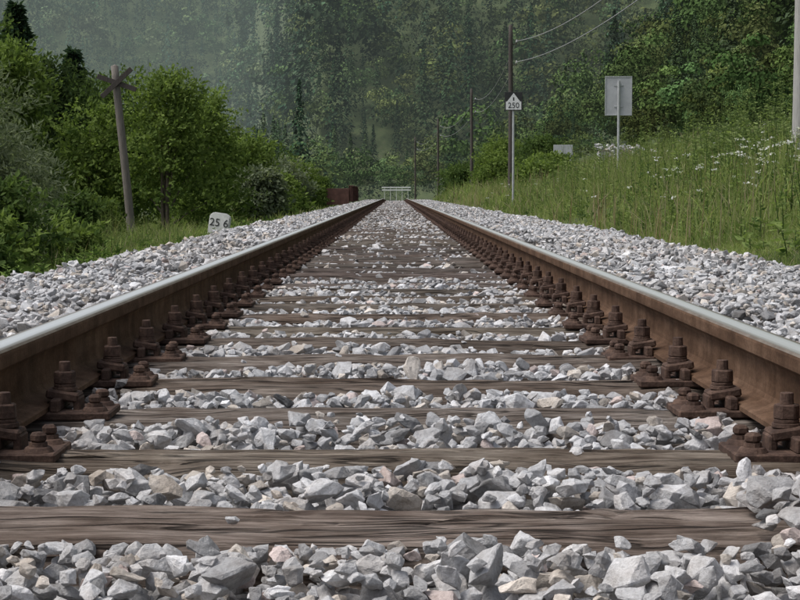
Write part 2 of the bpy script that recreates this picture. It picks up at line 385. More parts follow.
for i in range(NT):
    s=ts[i]; r=max(1,int(.40*s/res)); ix=int((tx[i]-x0)/res); iy=int((ty[i]-y0)/res)
    ya,yb,xa,xb=max(0,iy-r),iy+r+1,max(0,ix-r),ix+r+1
    if forb[iy,xa:xb].any(): continue
    pl=pile[iy,ix]
    if forbp[iy,ix] and ur[i]>.02: continue
    if isS[iy,ix] and pl<.3 and ur[i]>(.015 if s<.03 else .0015)+ .08*(abs(tx[i])>.62 and abs(tx[i])<1.4)*(s<.05): continue
    if isS[ya:yb,ix].any() and (not isS[iy,ix]) and pl<.3 and ur[i]>.4 : continue
    pt=H[ya:yb,xa:xb]; base=.5*pt.mean()+.5*pt.max()
    if isS[iy,ix] and base>.012+.03*pl: continue
    th=.56*s
    if not isS[iy,ix] and base+th*.75>T[iy,ix]+.016+.014*ur[i]: continue
    zc=base+th*.42
    P.append((tx[i],ty[i],zc)); S.append(s)
    yy,xx=np.ogrid[ya-iy:pt.shape[0]+ya-iy,xa-ix:pt.shape[1]+xa-ix]
    d2=(yy*yy+xx*xx)/(r*r+.01)
    np.maximum(pt,base+th*(.95-.55*np.minimum(d2,2)),out=pt)
P=np.array(P);S=np.array(S); kn=P[:,1]<4.6; print('near stones',len(P),kn.sum())
Vx,Fx,Cx=assemble('x',TX,P[kn],S[kn],.75,stone_cols(kn.sum(),P[kn,0],P[kn,1]))
Vn,Fn,Cn=assemble('n',TH,P[~kn],S[~kn],.75,stone_cols((~kn).sum(),P[~kn,0],P[~kn,1]))
def scatter(ya,yb,dens,temps,sm,jit,onp=.05):
    n=int((yb-ya)*4.75*dens); x=rng.uniform(-2.45,2.75,n); y=rng.uniform(ya,yb,n)
    s=np.clip(rng.lognormal(math.log(sm),.36,n),.02,.12)
    dn=np.abs((y-SY[0]+.3)%.6-.3)
    onS=(dn<.125)&(np.abs(x)<1.3)
    keep=(~onS|(rng.random(n)<onp))&(np.abs(np.abs(x)-RX)>.085)&~((np.abs(np.abs(x)-RX)<.19)&(dn<.09))
    x,y,s,onS=x[keep],y[keep],s[keep],onS[keep]
    s=np.where(onS,s*.7,s)
    z=np.where(onS,.008,bal_T(x,y)+rng.uniform(-.03,jit,len(x)))
    return assemble('m',temps,np.stack([x,y,z],1),s,1.0,stone_cols(len(x),x,y))
Va,Fa,Ca=scatter(9.5,30,500,TM,.054,.012,.03)
Vb,Fb,Cb=scatter(30,60,320,TLo,.062,.012,.05)
Vc,Fc,Cc=scatter(60,YEND+3,170,TLo,.076,.014,.08)
VV=[Vx,Vn,Va,Vb,Vc];FF=[];o_=0
for a_,b_ in zip(VV,[Fx,Fn,Fa,Fb,Fc]): FF.append(b_+o_); o_+=len(a_)
mesh_np('ballast_gravel',np.concatenate(VV),np.concatenate(FF),np.concatenate([Cx,Cn,Ca,Cb,Cc]),[M_stone])
xb_=np.linspace(-2.9,3.1,61); yb_=np.concatenate([np.linspace(-4,12,160),np.linspace(12.5,YEND+3,240)])
XX,YY=np.meshgrid(xb_,yb_); ZZ=bal_T(XX,YY)-.045+(vnoise(XX,YY,18,3)-.5)*.02; ZZ=np.where(YY>1,ZZ,ZZ+.02)
v=np.stack([XX,YY,ZZ],-1).reshape(-1,3); nx=len(xb_); ny=len(yb_)
i=np.arange(nx-1)[None,:]+nx*np.arange(ny-1)[:,None]; f=np.stack([i,i+1,i+1+nx,i+nx],-1).reshape(-1,4)
m,nt,b=new_mat('ballast_fines'); vv=pos(nt); n1=noise_tex(nt,vv,40,6,.75)
r=ramp(nt,n1.outputs['Fac'],[(.35,(.12,.115,.11)),(.65,(.36,.355,.35))]); nt.links.new(r.outputs[0],b.inputs['Base Color']); b.inputs['Roughness'].default_value=.95; bump(nt,n1.outputs['Fac'],b,1,.03)
mesh_np('ballast_bed',v,f,mats=[m],smooth=True)

# ---------------------------------------------------------------- foliage tools
def leaves(C,D,size,aspect=.55,bend=.25,NRM=None):
    n=len(C)
    if NRM is None:
        rv=rng.normal(size=(n,3)); S_=np.cross(D,rv)
    else: S_=np.cross(D,NRM)
    S_/=np.linalg.norm(S_,axis=1)[:,None]+1e-9; Nn=np.cross(S_,D)
    s=size[:,None] if np.ndim(size) else size
    a=C; t=C+D*s; m=C+D*s*.45+Nn*s*bend*.3; l=m+S_*s*aspect*.5; r=m-S_*s*aspect*.5
    V=np.stack([a,l,t,r],1).reshape(-1,3); F=np.arange(4*n).reshape(n,4); return V,F
def unit(v): return v/(np.linalg.norm(v,axis=1)[:,None]+1e-9)
def tube(p,rad,seg=7):
    p=np.array(p,float); n=len(p); V=[]
    d=np.gradient(p,axis=0); d=unit(d)
    for k in range(n):
        ref=np.array([0,1,0.]) if abs(d[k][1])<.9 else np.array([1,0,0.])
        u=np.cross(d[k],ref); u/=np.linalg.norm(u); w=np.cross(d[k],u)
        a=np.linspace(0,2*math.pi,seg,endpoint=False); V.append(p[k]+rad[k]*(np.cos(a)[:,None]*u+np.sin(a)[:,None]*w))
    V=np.concatenate(V); F=[]
    for k in range(n-1):
        for q in range(seg): q2=(q+1)%seg; F.append((k*seg+q,k*seg+q2,(k+1)*seg+q2,(k+1)*seg+q))
    return V,np.array(F)
def lerpcol(c1,c2,t): return np.array(c1)*(1-t[:,None])+np.array(c2)*t[:,None]
def broad_tree(name,x,y,h,w,ntw,leafsize,c1,c2,per=9,lobes=9,base=.08,aspect=.55,stems=3,droop=0.0,twl=.5,top=1.0):
    z0=float(ground_h(x,y)); V=[];F=[];C=[];MI=[];off=0
    lc=[];lr=[]
    for k in range(lobes):
        t=(k+.5)/lobes; hz=h*(base+.12+(.78-base)*t); rr=w*.5*(1-.55*t**1.6*top)*rng.uniform(.35,.9); a=k*2.4+rng.uniform(-.6,.6)
        lc.append((math.cos(a)*rr*.8,math.sin(a)*rr*.8,hz)); lr.append((w*.24*rng.uniform(.6,1.2),h*.15*rng.uniform(.7,1.25)))
    lc.append((0,0,h*.86)); lr.append((w*.15,h*.14))
    lc=np.array(lc); lr=np.array(lr)
    for s in range(stems):
        a=rng.uniform(0,6.28); bx,by=math.cos(a)*.12*w*.3,math.sin(a)*.12*w*.3
        tgt=lc[rng.integers(len(lc)//2,len(lc))]
        p=[(bx,by,-.1),(bx+tgt[0]*.15,by+tgt[1]*.15,tgt[2]*.35),(tgt[0]*.5,tgt[1]*.5,tgt[2]*.7),(tgt[0]*.9,tgt[1]*.9,tgt[2])]
        r0=.018*h*(1.3 if stems==1 else .8); v_,f_=tube(p,[r0,r0*.75,r0*.45,r0*.15]); V.append(v_);F.append(f_+off);off+=len(v_);C.append(np.full((len(v_),3),.1));MI.append(np.ones(len(f_)))
    for k in range(len(lc)):
        c=lc[k]; p=[(c[0]*.1,c[1]*.1,c[2]*.45),(c[0]*.5,c[1]*.5,c[2]*.75),(c[0],c[1],c[2]*1.03)]
        r0=.007*h; v_,f_=tube(p,[r0,r0*.6,r0*.2],5); V.append(v_);F.append(f_+off);off+=len(v_);C.append(np.full((len(v_),3),.1));MI.append(np.ones(len(f_)))
    k=rng.integers(0,len(lc),ntw); d=unit(rng.normal(size=(ntw,3))); rad=rng.uniform(.25,1.12,ntw)**.45
    tc=lc[k]+d*rad[:,None]*np.stack([lr[k,0],lr[k,0],lr[k,1]],1)*rng.uniform(.9,1.15,(ntw,1))
    keep=(tc[:,2]>.02*h)
    g=vnoise(tc[:,0]*2.2+tc[:,1]*1.7,tc[:,2]*2.6+tc[:,1],3.2/max(w,1)*1.2,x); keep&=(g>.28)
    tc=tc[keep]; d=d[keep]; n=len(tc)
    td=unit(d+rng.normal(0,.5,(n,3))+np.array([0,0,.5-droop]))
    L=twl*rng.uniform(.5,1.5,n)*max(.6,w/4)
    tt=np.tile(np.linspace(0,1,per),n); td_=np.repeat(td,per,0); L_=np.repeat(L,per)
    cc=np.repeat(tc,per,0)+td_*(tt*L_)[:,None]+np.array([0,0,-1])*(tt**2*L_*.25*(1+droop))[:,None]+rng.normal(0,leafsize*.35,(n*per,3))
    ld=unit(td_*.6+rng.normal(0,.8,(n*per,3))+np.array([0,0,-.15-droop*.5]))
    nr=unit(np.repeat(d,per,0)*.9+rng.normal(0,.55,(n*per,3))+np.array([0,0,.5]))
    sz=leafsize*rng.uniform(.6,1.3,n*per)
    v_,f_=leaves(cc,ld,sz,aspect,NRM=nr)
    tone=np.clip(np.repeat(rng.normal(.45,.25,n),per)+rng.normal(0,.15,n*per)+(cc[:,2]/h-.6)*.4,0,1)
    col=lerpcol(c1,c2,tone); V.append(v_);F.append(f_+off);C.append(np.repeat(col,4,0));MI.append(np.zeros(len(f_)))
    V=np.concatenate(V); V+= [x,y,z0]
    return mesh_np(name,V,np.concatenate(F),np.concatenate(C),[M_leaf,M_bark],np.concatenate(MI))
def conifer(name,x,y,h,w,n,leafsize,c1,c2,zoff=0):
    z0=float(ground_h(x,y)); v0,f0=tube([(0,0,0),(0,0,h*.5),(0,0,h)],[h*.014,h*.009,h*.001])
    nb=int(n/28); t=np.sort(rng.uniform(.1,1,nb)**.8); a=rng.uniform(0,6.28,nb); L=w*.5*(1.02-t)**.85*rng.uniform(.65,1.1,nb)+.05
    per=28; u=np.tile(np.linspace(.08,1,per),nb); A=np.repeat(a,per); LL=np.repeat(L,per); T_=np.repeat(t,per)
    side=rng.normal(0,.16,nb*per)*LL*(1.1-u)
    cx=np.cos(A)*LL*u-np.sin(A)*side; cy=np.sin(A)*LL*u+np.cos(A)*side; cz=h*T_-LL*u*.35+LL*u*u*.22+rng.normal(0,.03,nb*per)
    C0=np.stack([cx,cy,cz],1); D=unit(np.stack([np.cos(A),np.sin(A),-.4+0*A],1)+rng.normal(0,.5,(nb*per,3)))
    v_,f_=leaves(C0,D,leafsize*rng.uniform(.6,1.3,nb*per),.4)
    col=lerpcol(c1,c2,np.clip(rng.normal(.4,.3,nb*per),0,1))
    V=np.concatenate([v0,v_])+np.array([x,y,z0+zoff]); return mesh_np(name,V,np.concatenate([f0,f_+len(v0)]),np.concatenate([np.full((len(v0),3),.1),np.repeat(col,4,0)]),[M_leaf,M_bark],np.concatenate([np.ones(len(f0)),np.zeros(len(f_))]))

G_bright=((.068,.108,.03),(.20,.265,.075)); G_mid=((.04,.07,.024),(.115,.165,.052)); G_dark=((.025,.045,.02),(.07,.10,.038)); G_willow=((.09,.115,.07),(.22,.25,.165))
broad_tree('hazel_bush',-5.9,47,4.3,3.4,1500,.13,*G_bright)
broad_tree('hazel_bush',-8.1,48,3.7,3.2,1200,.13,*G_bright)
broad_tree('hazel_bush',-6.6,60,4.5,4.2,1300,.16,*G_bright)
broad_tree('hazel_bush',-9.5,58,5.1,4.6,1400,.17,*G_mid)
broad_tree('willow_bush',-6.6,29,2.4,2.6,1300,.13,*G_willow,aspect=.22)
broad_tree('willow_bush',-8.0,33,3.6,3.2,1500,.14,*G_willow,aspect=.24)
broad_tree('willow_bush',-5.4,24,1.1,1.7,900,.11,*G_willow,aspect=.24)
broad_tree('deciduous_tree',-9.6,41,5.2,3.2,1800,.14,*G_mid,stems=1)
broad_tree('deciduous_tree',-8.3,38.5,4.4,2.6,1500,.14,*G_bright,stems=1)
broad_tree('deciduous_tree',-11.6,47,5.9,4.0,1700,.16,*G_mid,stems=1)
broad_tree('deciduous_tree',-10.4,53,5.3,3.6,1700,.16,*G_dark,stems=1)
broad_tree('deciduous_tree',-14.2,62,6.8,4.6,1500,.19,*G_dark,stems=1)
conifer('spruce_tree',-16.3,78,9.8,5.2,11000,.3,(.018,.038,.022),(.055,.085,.05))
conifer('spruce_tree',-14.2,80,7.9,4.0,8000,.3,(.018,.038,.022),(.055,.085,.05))
for (x,y,h,w,c) in [(-6.4,75,3.4,4.2,G_bright),(-8.5,82,4.2,4.6,G_mid),(-5.8,90,2.7,3.6,G_willow),(-5.6,104,2.6,3.4,G_bright),(-7.8,100,3.9,4.6,G_mid),(-12,92,5.4,5.5,G_mid),(-7,118,3.4,4.4,G_bright),(-11,115,5,5.5,G_dark),(-5.1,67,1.8,2.2,G_willow),(-5.1,80,1.7,2.4,G_bright),(-4.8,112,1.8,2.4,G_mid)]:
    broad_tree('roadside_bush' if h<4.5 else 'deciduous_tree',x,y,h,w,900,.19,*c)
for (x,y,h,w,c) in [(-5.6,51,1.1,1.8,G_bright),(-6.6,37,1.3,1.5,G_mid),(-5.3,28,.8,1.3,G_mid),(-4.7,20.5,.85,1.3,G_bright),(-6.9,41,1.2,1.5,G_bright),(-4.1,17,.55,1.0,G_mid),(-5.0,22.5,1.2,1.4,G_mid),(-4.6,25,.6,1.1,G_bright)]:
    broad_tree('low_shrub',x,y,h,w,600,.10,*c,stems=2,twl=.3)
for (x,y,h,w,c,nn) in [(5.4,66,.8,2.2,G_bright,500),(6.3,74,.9,2.4,G_bright,500),(5.0,86,1.3,2.4,G_bright,500),(5.6,104,2.0,3.0,G_bright,700),(9,112,2.4,4.2,G_mid,800),(4.4,118,1.7,2.8,G_mid,600),(7.2,126,3.2,4.2,G_bright,800),(5,140,2.8,4,G_mid,700)]:
    broad_tree('hillside_bush',x,y,h,w,nn,.17,*c)

# ---------------------------------------------------------------- forest masses
def crown_templ(kind,n,ls):
    if kind=='b':
        nl=12; lc=np.array([[0,0,.85]]+[[math.cos(a)*r,math.sin(a)*r,z] for a,r,z in zip(np.arange(nl-1)*2.4,rng.uniform(.08,.26,nl-1),rng.uniform(.35,.8,nl-1))])
        lr=rng.uniform(.09,.16,nl)
        k=rng.integers(0,nl,n); d=unit(rng.normal(size=(n,3))); d[:,2]=np.abs(d[:,2])*.95-.25
        c=lc[k]+d*lr[k][:,None]*rng.uniform(.75,1.2,(n,1)); Nr=unit(d+rng.normal(0,.32,(n,3))+np.array([0,0,.2]))
        D=unit(np.cross(Nr,rng.normal(size=(n,3))))
        painted_shade=np.clip((c[:,2]-.3)*1.5,.3,1)*rng.uniform(.75,1.2,nl)[k]  # shade of the lower crown painted into the leaf colour
        return c,D,Nr,np.full(n,ls)*rng.uniform(.45,1.4,n),painted_shade
    t=rng.uniform(.08,1,n)**.75; a=rng.uniform(0,6.28,n); lay=np.sin(t*55+np.round(a*1.3)*2)*.5+.5
    r=.15*(1.03-t)**.9*(.5+.6*lay)*rng.uniform(.7,1.15,n); c=np.stack([np.cos(a)*r,np.sin(a)*r,t-r*.4],1)
    D=unit(np.stack([np.cos(a),np.sin(a),-.8+0*a],1)+rng.normal(0,.3,(n,3))); Nr=unit(np.stack([np.cos(a),np.sin(a),.8+0*a],1)+rng.normal(0,.3,(n,3)))
    return c,D,Nr,np.full(n,ls*.85)*rng.uniform(.6,1.3,n)*(1.15-.6*t),.45+.55*lay  # last value: shade between branch layers painted into the colour
def forest(name,pts,hts,kinds,n,ls,cb,cc):
    TB=[crown_templ('b',n,ls) for _ in range(7)]; TC=[crown_templ('c',n,ls) for _ in range(7)]
    CC=[];DD=[];NN=[];SS=[];KK=[]
    for p,h,k in zip(pts,hts,kinds):
        c,D,Nr,s,shade=(TB if k==0 else TC)[rng.integers(0,7)]
        a=rng.uniform(0,6.28); ca,sa=math.cos(a),math.sin(a); Rz=np.array([[ca,-sa,0],[sa,ca,0],[0,0,1]])
        if k==1: h=h*1.25
        wv=rng.uniform(.85,1.3); sc=np.array([h*wv,h*wv,h])
        CC.append((c@Rz.T)*sc+p); DD.append(D@Rz.T); NN.append(Nr@Rz.T); SS.append(s*h)
        base=np.array(cb if k==0 else cc)*rng.uniform(.5,1.65)*np.array([rng.uniform(.85,1.3),1,rng.uniform(.85,1.15)])
        kk=np.empty((n,4)); kk[:,:3]=base[None]*(.5+.6*shade[:,None])*rng.uniform(.65,1.4,(n,1)); kk[:,3]=haze_of(p[1]); KK.append(kk)  # colour takes the painted crown shade, alpha the haze glow
    CC=np.concatenate(CC);DD=np.concatenate(DD);NN=np.concatenate(NN);SS=np.concatenate(SS);KK=np.concatenate(KK)
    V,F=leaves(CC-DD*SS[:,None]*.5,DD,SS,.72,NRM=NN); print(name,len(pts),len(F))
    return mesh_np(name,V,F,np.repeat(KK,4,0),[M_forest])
def gridpts(xa,xb,ya,yb,sp,cond):
    X,Y=np.meshgrid(np.arange(xa,xb,sp),np.arange(ya,yb,sp)); X=X.ravel()+rng.uniform(-.45,.45,X.size)*sp; Y=Y.ravel()+rng.uniform(-.45,.45,Y.size)*sp
    k=cond(X,Y); X,Y=X[k],Y[k]; return np.stack([X,Y,ground_h(X,Y)],1)
CB=(.078,.12,.04); CCn=(.034,.06,.03)
p=gridpts(12,40,58,112,2.6,lambda x,y:(x>13.2+1.2*np.sin(y*.2))&(x<.235*y+6))
h=rng.uniform(1.8,5.0,len(p)); forest('forest_edge_thicket',p,h,(rng.random(len(p))<.08).astype(int),1500,.038,CB,CCn)
p=gridpts(12,95,105,215,4.8,lambda x,y:(x>18-(y>150)*4)&(x<.235*y+14))
h=rng.uniform(6.5,15,len(p)); h*=np.clip((p[:,0]-10)/14,.5,1); forest('forest_slope',p,h,(rng.random(len(p))<.4).astype(int),1600,.029,CB,CCn)
p=gridpts(-120,150,160,345,6.2,lambda x,y:(np.abs(x)<.24*y+18)&((x>9)&(y>215)|(x<-9)|(y>235)))
h=rng.uniform(5,11,len(p)); forest('valley_woodland',p,h,(rng.random(len(p))<.25).astype(int),620,.048,(.095,.14,.052),(.035,.065,.03))
y0f=lambda x:320+np.clip((-x-14)*7,0,380)
p=gridpts(-120,150,318,455,5.0,lambda x,y:(np.abs(x)<.24*y+12)&(y>y0f(x)))
h=rng.uniform(6,18,len(p)); forest('mountain_forest',p,h,(rng.random(len(p))<.55).astype(int),460,.050,(.075,.112,.042),(.028,.052,.027))
p=gridpts(-230,10,345,880,6.8,lambda x,y:(x>-.24*y-20)&(x<-8)&(y>10+y0f(x))&(y<10+y0f(x)+170))
h=rng.uniform(9,23,len(p)); forest('distant_mountain_forest',p,h,(rng.random(len(p))<.55).astype(int),260,.066,(.07,.105,.052),(.028,.052,.032))

# ---------------------------------------------------------------- grass
def grass(name,x,y,h,w,c1,c2,lean=.35,dry=.06):
    n=len(x); z=ground_h(x,y)-.02; az=rng.uniform(0,6.28,n); la=rng.uniform(0,6.28,n); ln=np.abs(rng.normal(0,lean,n))*h
    S_=np.stack([np.cos(az),np.sin(az),0*az],1); V=[]
    for k,(t,ww) in enumerate([(0,1),(.35,.85),(.7,.6),(1,.08)]):
        c=np.stack([x+np.cos(la)*ln*t*t,y+np.sin(la)*ln*t*t,z+h*t*(1-.25*t*np.minimum(ln/h,1))],1)
        V+= [c-S_*(w*ww/2)[:,None],c+S_*(w*ww/2)[:,None]]
    V=np.stack(V,1).reshape(-1,3); b0=np.arange(n)*8
    F=np.concatenate([np.stack([b0+2*k,b0+2*k+1,b0+2*k+3,b0+2*k+2],1) for k in range(3)])
    t=np.clip(vnoise(x,y,.7,4)*1.1-.05+rng.normal(0,.25,n),0,1); col=lerpcol(c1,c2,t)
    u=rng.random(n)<dry; col[u]=np.array([.34,.30,.19])*rng.uniform(.6,1.2,(u.sum(),1))
    return V,F,np.repeat(col,8,0)
def region(n,ya,yb,side):
    y=ya+(yb-ya)*rng.random(n)**1.0; e0=2.2 if side>0 else 1.95
    xm=.25*y+4; x=e0+(np.minimum(xm,17 if side>0 else 20)-e0)*rng.random(n); return side*x,y
parts=[]
GC=((.095,.14,.045),(.29,.34,.125))
for side,n,ya,yb,hh,ww in [(1,30000,5,16,.26,.006),(1,46000,16,38,.36,.010),(1,42000,38,80,.42,.02),(1,20000,80,150,.5,.04),(-1,14000,4,16,.2,.006),(-1,26000,16,40,.32,.011),(-1,16000,40,110,.4,.03)]:
    x,y=region(n,ya,yb,side); d=np.abs(x)-(2.2 if side>0 else 1.95)
    edge=np.clip(d/.9,.22,1) if side>0 else np.clip(d/3.2,.16,1); cl=.2+1.5*vnoise(x,y,.9,6)*vnoise(x,y,.3,16)*1.8
    h=hh*edge*np.clip(cl,.3,2.2)*rng.uniform(.4,1.5,n)
    kp=(rng.random(n)<np.clip(d/.5,.3,1)*np.clip(vnoise(x,y,1.1,11)*2.2,.35,1))
    x,y,h=x[kp],y[kp],h[kp]; w=np.full(len(x),ww)*rng.uniform(.6,1.5,len(x))
    parts.append(grass('g',x,y,h,w,*GC,lean=.65,dry=.14))
n=40000; y=rng.uniform(6,26,n); x=2.3+rng.random(n)**1.2*1.6+vnoise(y,y*0,.8,21)*.15
parts.append(grass('t',x,y,rng.uniform(.04,.13,n),rng.uniform(.004,.011,n),*GC,lean=.9,dry=.12))
x,y=region(3600,14,80,1); k=vnoise(x,y,.35,12)>.5; x,y=x[k],y[k]
parts.append(grass('r',x,y,rng.uniform(.4,.75,len(x)),.005+y*.00025,(.24,.15,.10),(.36,.30,.19),.2,.5))
V=[];F=[];C=[];off=0
for a_,b_,c_ in parts: V.append(a_);F.append(b_+off);C.append(c_);off+=len(a_)
mesh_np('meadow_grass',np.concatenate(V),np.concatenate(F),np.concatenate(C),[M_grass])
def weeds(name,pts,hts,c1,c2,ls=.09,per=26,asp=.35):
    V=[];F=[];C=[];off=0
    for (x,y),h in zip(pts,hts):
        z=float(ground_h(x,y)); la=rng.uniform(0,6.28); ln=rng.uniform(0,.25)*h
        t=np.linspace(0,1,4); p=np.stack([x+math.cos(la)*ln*t**2,y+math.sin(la)*ln*t**2,z+h*t],1)
        v_,f_=tube(p,[.006,.005,.004,.002],4); col=np.repeat(np.array([c1]),len(v_),0); V.append(v_);F.append(f_+off);C.append(col);off+=len(v_)
        t=rng.uniform(.12,1,per); c=np.stack([x+math.cos(la)*ln*t**2,y+math.sin(la)*ln*t**2,z+h*t],1); a=rng.uniform(0,6.28,per)
        D=unit(np.stack([np.cos(a),np.sin(a),rng.uniform(-.2,.7,per)],1)); v_,f_=leaves(c,D,ls*(1.25-t)*rng.uniform(.7,1.3,per),asp)
        tn=rng.random(); V.append(v_);F.append(f_+off);C.append(np.repeat(lerpcol(c1,c2,np.clip(rng.normal(tn,.25,per),0,1)),4,0));off+=len(v_)
    return mesh_np(name,np.concatenate(V),np.concatenate(F),np.concatenate(C),[M_leaf])
def cl(n,cx,cy,sx,sy): return np.stack([rng.normal(cx,sx,n),rng.normal(cy,sy,n)],1)
pts=np.concatenate([cl(55,6.2,33,.6,2.5),cl(30,5.4,30,.5,2),cl(30,4.8,38,.7,3),cl(50,7.5,37,.9,3),cl(45,6.5,45,1.2,4)])
weeds('tall_weeds',pts,rng.uniform(.6,1.6,len(pts)),*((.10,.145,.05),(.27,.33,.13)),ls=.14,per=34)
x,y=region(4200,10,60,1); k=x>2.7; weeds('meadow_weeds',np.stack([x[k],y[k]],1),rng.uniform(.1,.7,k.sum())*np.clip((x[k]-2.2)/1.2,.4,1),(.07,.115,.038),(.25,.32,.11),ls=.10,per=16,asp=.45)
x,y=region(1300,10,50,-1); k=x<-2.8; weeds('trackside_weeds',np.stack([x[k],y[k]],1),rng.uniform(.15,.55,k.sum())*np.clip((-x[k]-2)/3,.3,1),(.06,.105,.03),(.21,.29,.09),ls=.12,per=18)
V=[];F=[];C=[];off=0
fx=np.concatenate([rng.normal(4.9,.8,70),rng.uniform(2.8,8,70),rng.normal(4.3,.5,50)]); fy=np.concatenate([rng.normal(25,4,70),rng.uniform(15,60,70),rng.normal(20,2,50)])
for x,y in zip(fx,fy):
    if x<2.6: continue
    z=float(ground_h(x,y)); h=rng.uniform(.25,.65); v_,f_=tube([(x,y,z),(x+.02,y,z+h*.5),(x+.03,y,z+h)],[.004,.004,.003],4); V.append(v_);F.append(f_+off);C.append(np.full((len(v_),3),(.08,.13,.03)));off+=len(v_)
    n=9; c=np.stack([x+.03+rng.normal(0,.024,n),y+rng.normal(0,.024,n),z+h+rng.normal(0,.006,n)],1); D=unit(rng.normal(size=(n,3))*[1,1,.3]); v_,f_=leaves(c,D,rng.uniform(.015,.034,n),.9); V.append(v_);F.append(f_+off);C.append(np.full((len(v_),3),.7));off+=len(v_)
mesh_np('white_wildflowers',np.concatenate(V),np.concatenate(F),np.concatenate(C),[M_leaf])

# ---------------------------------------------------------------- poles, signs
def bm_obj(name,build,mats,parent=None,loc=(0,0,0),rot=(0,0,0),smooth=False):
    bm=bmesh.new(); build(bm); me=bpy.data.meshes.new(name); bm.to_mesh(me); bm.free()
    o=bpy.data.objects.new(name,me); 
    for m_ in mats: me.materials.append(m_)
    link(o); o.location=loc; o.rotation_euler=rot
    if parent: o.parent=parent
    return o
def pole_mesh(name,h,r0,r1,mat,parent):
    ts=np.linspace(0,1,14); p=[(math.sin(t*5)*.012,math.cos(t*4)*.01,t*h) for t in ts]; v_,f_=tube(p,[r0+(r1-r0)*t for t in ts],14)
    top=len(v_)-14; v_=np.concatenate([v_,[[p[-1][0],p[-1][1],h+r1*.4]]]); cap=[(top+q,top+(q+1)%14,len(v_)-1) for q in range(14)]
    me=bpy.data.meshes.new(name); me.from_pydata([tuple(a) for a in v_],[],[tuple(int(b) for b in a) for a in f_]+cap); me.materials.append(mat)
    for p_ in me.polygons: p_.use_smooth=True
    o=bpy.data.objects.new(name,me); link(o); o.parent=parent; return o
def utility_pole(x,y,top,r,mat,ins=(5.9,5.1)):
    z=float(ground_h(x,y))-.1; e=empty('utility_pole',(x,y,z)); h=top-z; pole_mesh('pole',h,r,r*.72,mat,e)
    def hw(bm):
        for dz in ins:
            bm_box(bm,(.13,0,dz+.45-z-.12),(.2,.03,.03),.003); bm_cyl(bm,(.22,0,dz+.45-z-.09),.012,.012,.12,8)
    bm_obj('insulator_brackets',hw,[M_poledark],e)
    def pc(bm):
        for dz in ins:
            bm_cyl(bm,(.22,0,dz+.45-z-.02),.045,.03,.05,10); bm_cyl(bm,(.22,0,dz+.45-z+.03),.035,.022,.05,10)
    bm_obj('insulators',pc,[M_porc],e); return e
PL=[(6.05,27,7.2,.12,M_polelight),(4.48,70,6.95,.11,M_poledark),(4.75,112,6.95,.11,M_poledark),(3.75,157,6.95,.11,M_poledark),(2.3,205,6.9,.11,M_poledark)]
for a_ in PL: utility_pole(*a_)
def wire(a,b,sag,r):
    t=np.linspace(0,1,40); a=np.array(a);b=np.array(b); p=a+(b-a)*t[:,None]; p[:,2]-=4*sag*t*(1-t); v_,f_=tube(p,np.full(40,r),5); return v_,f_
V=[];F=[];off=0
for dz,sg in ((5.9,.75),(5.1,.6)):
    for q,(a_,b_) in enumerate(zip(PL[:-1],PL[1:])):
        v_,f_=wire((a_[0]+.22,a_[1],dz+.45),(b_[0]+.22,b_[1],dz+.45),sg,.014 if q else .015); V.append(v_);F.append(f_+off);off+=len(v_)
mesh_np('overhead_wires',np.concatenate(V),np.concatenate(F),mats=[M_wire],smooth=True)
v_,f_=wire((-27,95,11.0),(0,190,23),.8,.024); mesh_np('overhead_cable',v_,f_,mats=[M_wired],smooth=True)

x,y=-6.4,44; z=float(ground_h(x,y)); e=empty('crossing_marker_post',(x,y,z-.1)); e.rotation_euler=(0,R(-5.0),0)
H_=.45+(194-66)/41-z+.1; pole_mesh('post',H_,.105,.09,M_polewood,e)
def crossb(bm):
    for a,dy in ((24,-.12),(-38,-.155)):
        Rm=Matrix.Rotation(R(a),3,'Y'); bm_box(bm,(.02,dy,H_-.42),(1.0,.03,.12),.004,Rm)
bm_obj('cross_boards',crossb,[M_poledark],e)

x,y=-3.25,33; z=float(ground_h(x,y)); e=empty('kilometre_stone',(x,y,z+.0)); e.rotation_euler=(R(-4),R(8),R(-6))
def km(bm):
    pr=[(-.19,-.3),(.19,-.3),(.19,.3),(.12,.36),(-.12,.36),(-.19,.3)]
    f=[bm.verts.new((a,-.08,b+.1)) for a,b in pr]; fc=bm.faces.new(f); r=bmesh.ops.extrude_face_region(bm,geom=[fc]); bmesh.ops.translate(bm,vec=(0,.16,0),verts=[g for g in r['geom'] if isinstance(g,bmesh.types.BMVert)])
    bmesh.ops.recalc_face_normals(bm,faces=bm.faces[:]); bmesh.ops.bevel(bm,geom=bm.edges[:],offset=.015,segments=2,affect='EDGES')
bm_obj('stone_block',km,[M_kmstone],e)
def text(body,size,parent,loc,mat,name='numerals'):
    c=bpy.data.curves.new(name,'FONT'); c.body=body; c.size=size; c.align_x='CENTER'; c.align_y='CENTER'; c.extrude=.002
    t=bpy.data.objects.new(name,c); link(t); bpy.context.view_layer.update()
    me=bpy.data.meshes.new_from_object(t); bpy.data.objects.remove(t); o=bpy.data.objects.new(name,me); me.materials.clear(); me.materials.append(mat); link(o); o.parent=parent; o.location=loc; o.rotation_euler=(R(90),0,0); return o
text('25 6',.2,e,(0,-.085,.27),M_black)

